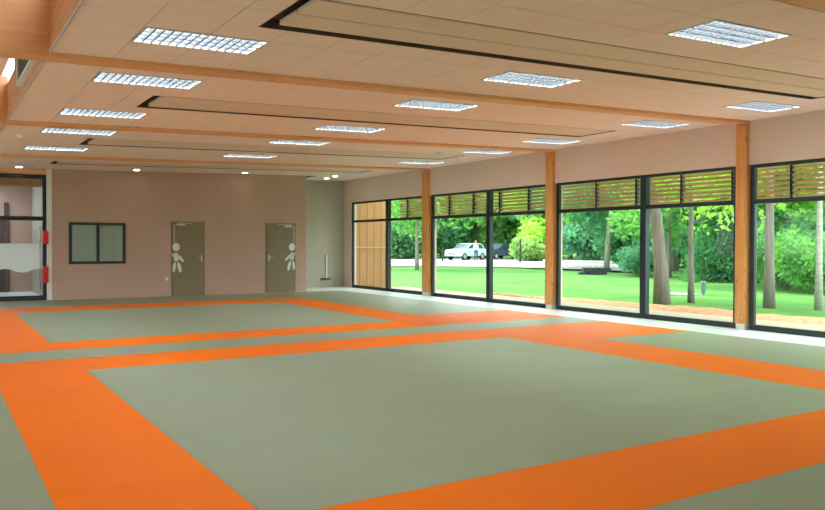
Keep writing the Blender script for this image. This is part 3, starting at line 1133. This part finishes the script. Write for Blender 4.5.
# middle distance
tree(24.9, 39.4, 7.5, 2.0, 3.6, 0.12, 'mid', 'round green tree by the drive beyond the boarded wing', 0.16, 4500, group=None)
tree(26.2, 18.2, 8.5, 2.6, 3.4, 0.14, 'lime', 'lime green maple spreading above the dark conifer', 0.15, 6500, group=None)
tree(33.5, 37.2, 9.5, 3.0, 3.6, 0.13, 'lime', 'light lime tree standing right of the parked cars', 0.18, 6500, group=None)
tree(33.2, 32.0, 10.5, 1.6, 3.8, 0.16, 'blue', 'leaning blue green tree beside the white railing', 0.18, 6500, (1.0, -0.8), group=None)
tree(38.5, 31.5, 11.0, 1.0, 4.4, 0.2, 'blue', 'dense blue green tree behind the stone culvert', 0.2, 7500, group=None)
tree(30.5, 25.3, 7.5, 0.8, 2.5, 0.12, 'mid', 'bushy tree at the end of the stream shrubs', 0.15, 4000, group=None)
tree(31.5, 17.5, 10.0, 1.5, 4.0, 0.16, 'mid', 'broad green tree behind the birch and shrubs', 0.18, 7000, group=None)
tree(29.2, 13.0, 9.0, 1.2, 3.6, 0.15, 'lime', 'yellow green tree over the shrub border', 0.16, 5500, group=None)
tree(41.0, 24.5, 11.5, 1.6, 4.6, 0.2, 'dark', 'dark green tree behind the lime green maple', 0.22, 6500, group=None)
shrub(29.0, 21.2, 4.6, 1.9, 'dark', 'dark bluish conifer on the lawn behind the litter bin', 0.11, 5000, name='conifer', cone=True)
for i, (x, y, h, r, lf, lb) in enumerate((
        (24.6, 14.2, 2.0, 1.7, 'mid', 'broad shrub right behind the birch'),
        (25.6, 16.1, 2.3, 1.8, 'mid', 'rounded shrub behind the straight grey trunk'),
        (27.6, 17.6, 2.4, 1.7, 'blue', 'bluish shrub next to the conifer'),
        (26.4, 12.6, 2.2, 1.8, 'lime', 'light green shrub at the end of the border'),
        (32.6, 20.2, 2.2, 1.6, 'mid', 'low shrub behind the dark conifer'),
        (30.4, 26.9, 1.5, 1.6, 'blue', 'low shrub on the stream bank by the bushy tree'),
        (32.2, 28.6, 1.4, 1.2, 'mid', 'low shrub between stream bank and culvert'),
        (44.0, 51.5, 2.1, 1.9, 'pale', 'pale yellow green bush beside the parked cars'))):
    shrub(x, y, h, r, lf, lb, 0.10 if x < 40 else 0.2, 2400)
# woodland behind
LW = {'dark': 'dark green', 'mid': 'mid green', 'blue': 'bluish green', 'lime': 'light green'}
WOOD = ((26, 84, 13, 6, 'dark', 'behind the boarded wing'), (30, 80, 12, 5.2, 'mid', 'behind the round tree by the drive'), (33.4, 82, 13, 5.2, 'dark', 'behind the bonnet of the silver hatchback'),
        (36.8, 84, 13, 5.2, 'dark', 'behind the standing person'), (40.2, 82, 13, 5.2, 'mid', 'behind the pale yellow green bush'), (43.5, 78, 13, 5.2, 'dark', 'behind the end of the white railing'),
        (46.8, 74, 12, 5.0, 'blue', 'behind the leaning blue green tree'), (50, 70, 12, 5.0, 'dark', 'behind the bushy stream-side tree'), (53.2, 66, 12, 4.8, 'mid', 'behind the thick leaning trunk'),
        (56.6, 62, 12, 4.8, 'mid', 'behind the slender young tree'), (60, 58, 12, 4.6, 'dark', 'behind the lime green maple'), (63.6, 54, 12, 4.6, 'mid', 'behind the yellow green border tree'),
        (31.7, 100, 15, 6.5, 'mid', 'in the second rank beyond the round tree'), (37.0, 102, 15, 6.5, 'dark', 'in the second rank beyond the cars'), (42.6, 97, 15, 6.5, 'mid', 'in the second rank beyond the pale bush'),
        (48.4, 90, 15, 6.5, 'blue', 'in the second rank beyond the culvert'), (54.6, 82, 14, 6.2, 'dark', 'in the second rank beyond the conifer'), (61.2, 75, 14, 6.2, 'mid', 'in the second rank beyond the shrub border'))
for az, dist, h, r, lf, lb in WOOD:
    x, y = polar(az, dist)
    tree(x, y, h, 0.2, r, 0.22, lf, f'{LW[lf]} woodland tree {lb}', 0.40, 5200, branches=4, group='woodland trees', name='woodland_tree')
UNDER = ((27.6, 76, 'mid', 'beyond the boarded wing'), (31.2, 75, 'dark', 'beyond the round tree'), (34.4, 80, 'dark', 'behind the silver hatchback'), (38.2, 83, 'mid', 'behind the dark blue car'),
         (41.8, 72, 'lime', 'beyond the slim dark post'), (45.0, 66, 'blue', 'behind the white railing'), (48.0, 60, 'dark', 'beyond the dense blue green tree'), (50.8, 56, 'blue', 'beyond the stream bank'),
         (53.6, 52, 'mid', 'between leaning trunk and conifer'), (57.0, 47, 'dark', 'beyond the conifer'), (60.8, 44, 'mid', 'beyond the shrub border'), (64.4, 42, 'mid', 'past the end of the border'))
for az, dist, lf, lb in UNDER:
    x, y = polar(az, dist)
    shrub(x, y, 4.6, 2.9, lf, f'tall {LW[lf]} thicket bush {lb}', 0.26, 3000, name='thicket_bush')

# ------------------------------------------------------------------ cars, person, bin, railing
M_SILVER = mat('car_silver', (205, 215, 222), 0.25, metal=0.3, var=0.02)
M_CARDK = mat('car_dark_blue', (62, 78, 96), 0.3, metal=0.2, var=0.02)
M_TYRE = mat('tyre', (28, 28, 30), 0.8)
M_CARGL = mat('car_glass', (60, 86, 92), 0.1, var=0.02)


def car(x, y, rz, paint, label):
    t = thing('parked_car', (0, 0, 0), label, 'car')
    L, Wd = 4.2, 0.86
    prof = [(-2.1, 0.35), (-2.1, 0.78), (-1.95, 0.92), (-1.05, 1.02), (-0.95, 1.02), (1.75, 1.0), (2.05, 0.95), (2.1, 0.35)]
    MB().prism(prof, 1, -Wd, Wd).build('body', paint, t, bevel=0.06)
    cab = [(-1.0, 1.0), (-0.30, 1.46), (0.3, 1.53), (1.35, 1.48), (1.85, 1.0)]
    MB().prism(cab, 1, -Wd + 0.1, Wd - 0.1).build('cabin', paint, t, bevel=0.05)
    for s in (-1, 1):
        yb = s * (Wd - 0.1)
        a, b = sorted((yb, yb + s * 0.012))
        MB().prism([(-0.78, 1.05), (-0.24, 1.40), (0.28, 1.44), (0.28, 1.05)], 1, a, b).build('side_window', M_CARGL, t)
        MB().prism([(0.36, 1.05), (0.36, 1.44), (1.25, 1.41), (1.55, 1.05)], 1, a, b).build('side_window', M_CARGL, t)
        for wx in (-1.3, 1.32):
            a, b = sorted((s * 0.70, s * 0.88))
            w = MB().tube([(wx, a, 0.32), (wx, b, 0.32)], [0.32, 0.32], 18).build('wheel', M_TYRE, t)
            MB().tube([(wx, s * 0.88, 0.32), (wx, s * 0.895, 0.32)], [0.20, 0.19], 14).build('hubcap', M_STEEL, w)
    m = MB().rot_box(-0.66, 0, 1.235, 0.80, 1.36, 0.012, 'Y', -0.58)
    m.build('windscreen', M_CARGL, t)
    for s in (-1, 1):
        MB().box(-2.115, -2.06, s * 0.62 - 0.16, s * 0.62 + 0.16, 0.66, 0.80).build('headlamp', M_WHITE, t, bevel=0.02)
    MB().box(-2.115, -2.07, -0.4, 0.4, 0.50, 0.62).build('grille', M_TYRE, t)
    t.location = (x, y, GZ + 0.115)
    t.rotation_euler = (0, 0, rz)


px, py = polar(35.95, 71.0)
car(px, py, -YAW + math.radians(48), M_SILVER, 'silver hatchback parked beside the standing person')
px, py = polar(38.3, 75.0)
car(px, py, -YAW + math.radians(44), M_CARDK, 'dark blue car parked behind the silver hatchback')

# standing person by the silver car
pp = thing('person', (*polar(36.66, 67.0), GZ + 0.12), 'person in pale blue shirt and dark trousers standing by silver car', 'person')
sk = bpy.data.meshes.new('body')
J = {'pel': (0, 0, 0.90), 'belly': (0, 0, 1.08), 'chest': (0, 0, 1.30), 'neck': (0, 0, 1.45), 'head': (0, -0.01, 1.55), 'top': (0, -0.01, 1.68),
     'shL': (-0.17, 0, 1.38), 'elL': (-0.24, 0.03, 1.12), 'wrL': (-0.22, -0.08, 0.88), 'haL': (-0.21, -0.10, 0.78),
     'shR': (0.17, 0, 1.38), 'elR': (0.25, 0.03, 1.12), 'wrR': (0.16, -0.16, 0.98), 'haR': (0.12, -0.22, 0.96),
     'hipL': (-0.10, 0, 0.86), 'knL': (-0.11, -0.02, 0.48), 'anL': (-0.12, 0.02, 0.08), 'toL': (-0.13, -0.14, 0.03),
     'hipR': (0.10, 0, 0.86), 'knR': (0.12, -0.03, 0.48), 'anR': (0.14, 0.02, 0.08), 'toR': (0.16, -0.14, 0.03)}
RAD = {'pel': 0.15, 'belly': 0.14, 'chest': 0.16, 'neck': 0.055, 'head': 0.095, 'top': 0.075, 'shL': 0.07, 'elL': 0.05, 'wrL': 0.034, 'haL': 0.035,
       'shR': 0.07, 'elR': 0.05, 'wrR': 0.034, 'haR': 0.035, 'hipL': 0.095, 'knL': 0.065, 'anL': 0.045, 'toL': 0.035, 'hipR': 0.095, 'knR': 0.065, 'anR': 0.045, 'toR': 0.035}
keys = list(J)
E_ = [('pel', 'belly'), ('belly', 'chest'), ('chest', 'neck'), ('neck', 'head'), ('head', 'top'), ('chest', 'shL'), ('shL', 'elL'), ('elL', 'wrL'), ('wrL', 'haL'),
      ('chest', 'shR'), ('shR', 'elR'), ('elR', 'wrR'), ('wrR', 'haR'), ('pel', 'hipL'), ('hipL', 'knL'), ('knL', 'anL'), ('anL', 'toL'), ('pel', 'hipR'), ('hipR', 'knR'), ('knR', 'anR'), ('anR', 'toR')]
sk.from_pydata([J[q] for q in keys], [(keys.index(a), keys.index(b)) for a, b in E_], [])
body = bpy.data.objects.new('body', sk)
COL.objects.link(body)
body.parent = pp
body.modifiers.new('skin', 'SKIN')
if not sk.skin_vertices:
    sk.attributes.new('skin', 'SKIN', 'POINT')
for i, q in enumerate(keys):
    sv = sk.skin_vertices[0].data[i]
    sv.radius = (RAD[q], RAD[q] * (0.7 if q in ('pel', 'belly', 'chest') else 1.0))
    sv.use_root = q == 'pel'
ss = body.modifiers.new('sub', 'SUBSURF')
ss.levels = ss.render_levels = 2
# clothing colours by height on the body: trousers, shirt, skin
pm, pn, pb = new_mat('person_clothing')
tcn = pn.nodes.new('ShaderNodeTexCoord')
sx = pn.nodes.new('ShaderNodeSeparateXYZ')
pn.links.new(tcn.outputs['Object'], sx.inputs[0])
rp = pn.nodes.new('ShaderNodeValToRGB')
rp.color_ramp.interpolation = 'CONSTANT'
dv = pn.nodes.new('ShaderNodeMath')
dv.operation = 'DIVIDE'
dv.inputs[1].default_value = 2.0
pn.links.new(sx.outputs['Z'], dv.inputs[0])
pn.links.new(dv.outputs[0], rp.inputs['Fac'])
rp.color_ramp.elements[0].color = lin((52, 66, 92))
rp.color_ramp.elements[1].position = 0.46
rp.color_ramp.elements[1].color = lin((176, 206, 226))
e = rp.color_ramp.elements.new(0.72)
e.color = lin((214, 158, 132))
pn.links.new(rp.outputs['Color'], pb.inputs['Base Color'])
sk.materials.append(pm)
MB().ball((0, 0.012, 1.67), (0.105, 0.115, 0.10)).build('hair', mat('hair_auburn', (150, 74, 60), 0.7), None, smooth=True).parent = pp
MB().tube([(0, -0.115, 1.60), (0, -0.13, 1.575), (0, -0.11, 1.57)], [0.012, 0.018, 0.012], 8).build('nose', pm, None, smooth=True).parent = pp
for s in (-1, 1):
    MB().ball((s * 0.037, -0.098, 1.615), 0.013, 8, 6).build('eye', M_TYRE, None).parent = pp
    MB().ball((s * 0.10, 0.0, 1.59), (0.015, 0.028, 0.035), 8, 6).build('ear', pm, None).parent = pp

# litter bin on the lawn
t = thing('litter_bin', (20.6, 15.75, GZ), 'small grey green litter bin on the lawn by the slender tree', 'bin')
MB().tube([(20.6, 15.75, GZ + 0.08), (20.6, 15.75, GZ + 0.40)], [0.07, 0.08], 16).build('drum', mat('bin_green', (92, 116, 104), 0.5), t, smooth=False)
MB().tube([(20.6, 15.75, GZ + 0.40), (20.6, 15.75, GZ + 0.44)], [0.095, 0.08], 16).build('lid', M_GREY, t)
MB().tube([(20.6, 15.75, GZ - 0.05), (20.6, 15.75, GZ + 0.08)], [0.04, 0.04], 8).build('leg', M_GREY, t)
# flat pale slab beside it
t = tag(MB().box(19.5, 20.35, 15.6, 16.6, GZ - 0.05, GZ + 0.05).build('stone_slab', M_ROAD), 'pale stone slab set in the lawn by the litter bin', 'slab')

# white railing over a stone culvert
c0 = Vector((*polar(41.6, 52), GZ))
c1 = Vector((*polar(46.4, 49), GZ))
t = thing('railing', tuple(c0), 'white railing crossing above the dark stone culvert', 'railing')
d = c1 - c0
for z in (0.28, 0.50):
    MB().tube([c0 + Vector((0, 0, z)), c1 + Vector((0, 0, z))], [0.06, 0.06], 8).build('rail', M_WHITE, t)
for k in range(5):
    p = c0 + d * (k / 4)
    MB().tube([p + Vector((0, 0, -0.1)), p + Vector((0, 0, 0.54))], [0.05, 0.05], 8).build('upright', M_WHITE, t)
q0 = Vector((*polar(44.4, 42), GZ))
t = thing('culvert', tuple(q0), 'dark stone culvert at the edge of the lawn', 'culvert')
M_STONE = mat('dark_stone', (46, 50, 50), 0.9, var=0.3, scale=4, bump=0.5)
for r_ in range(2):
    for k in range(3):
        a = Vector((_c, -_s, 0))
        p = q0 + a * (k * 0.5 + 0.22 * (r_ % 2)) + Vector((0, 0, -0.02 + r_ * 0.24))
        MB().rot_box(p.x, p.y, p.z, 0.46, 0.4, 0.24, 'Z', -YAW).build('stone', M_STONE, t, bevel=0.03)
# slim posts along the drive
for az, dist, lb in ((39.9, 62, 'slim dark post standing by the drive near the pale bush'), (34.2, 64, 'slim dark post standing in front of the silver car')):
    x, y = polar(az, dist)
    h = 1.9 if az > 39 else 0.9
    t = thing('bollard', (x, y, GZ), lb, 'post')
    MB().tube([(x, y, GZ - 0.05), (x, y, GZ + h)], [0.07, 0.06], 10).build('shaft', M_DARK, t)
    MB().ball((x, y, GZ + h), 0.085, 10, 6).build('cap', M_DARK, t, smooth=True)
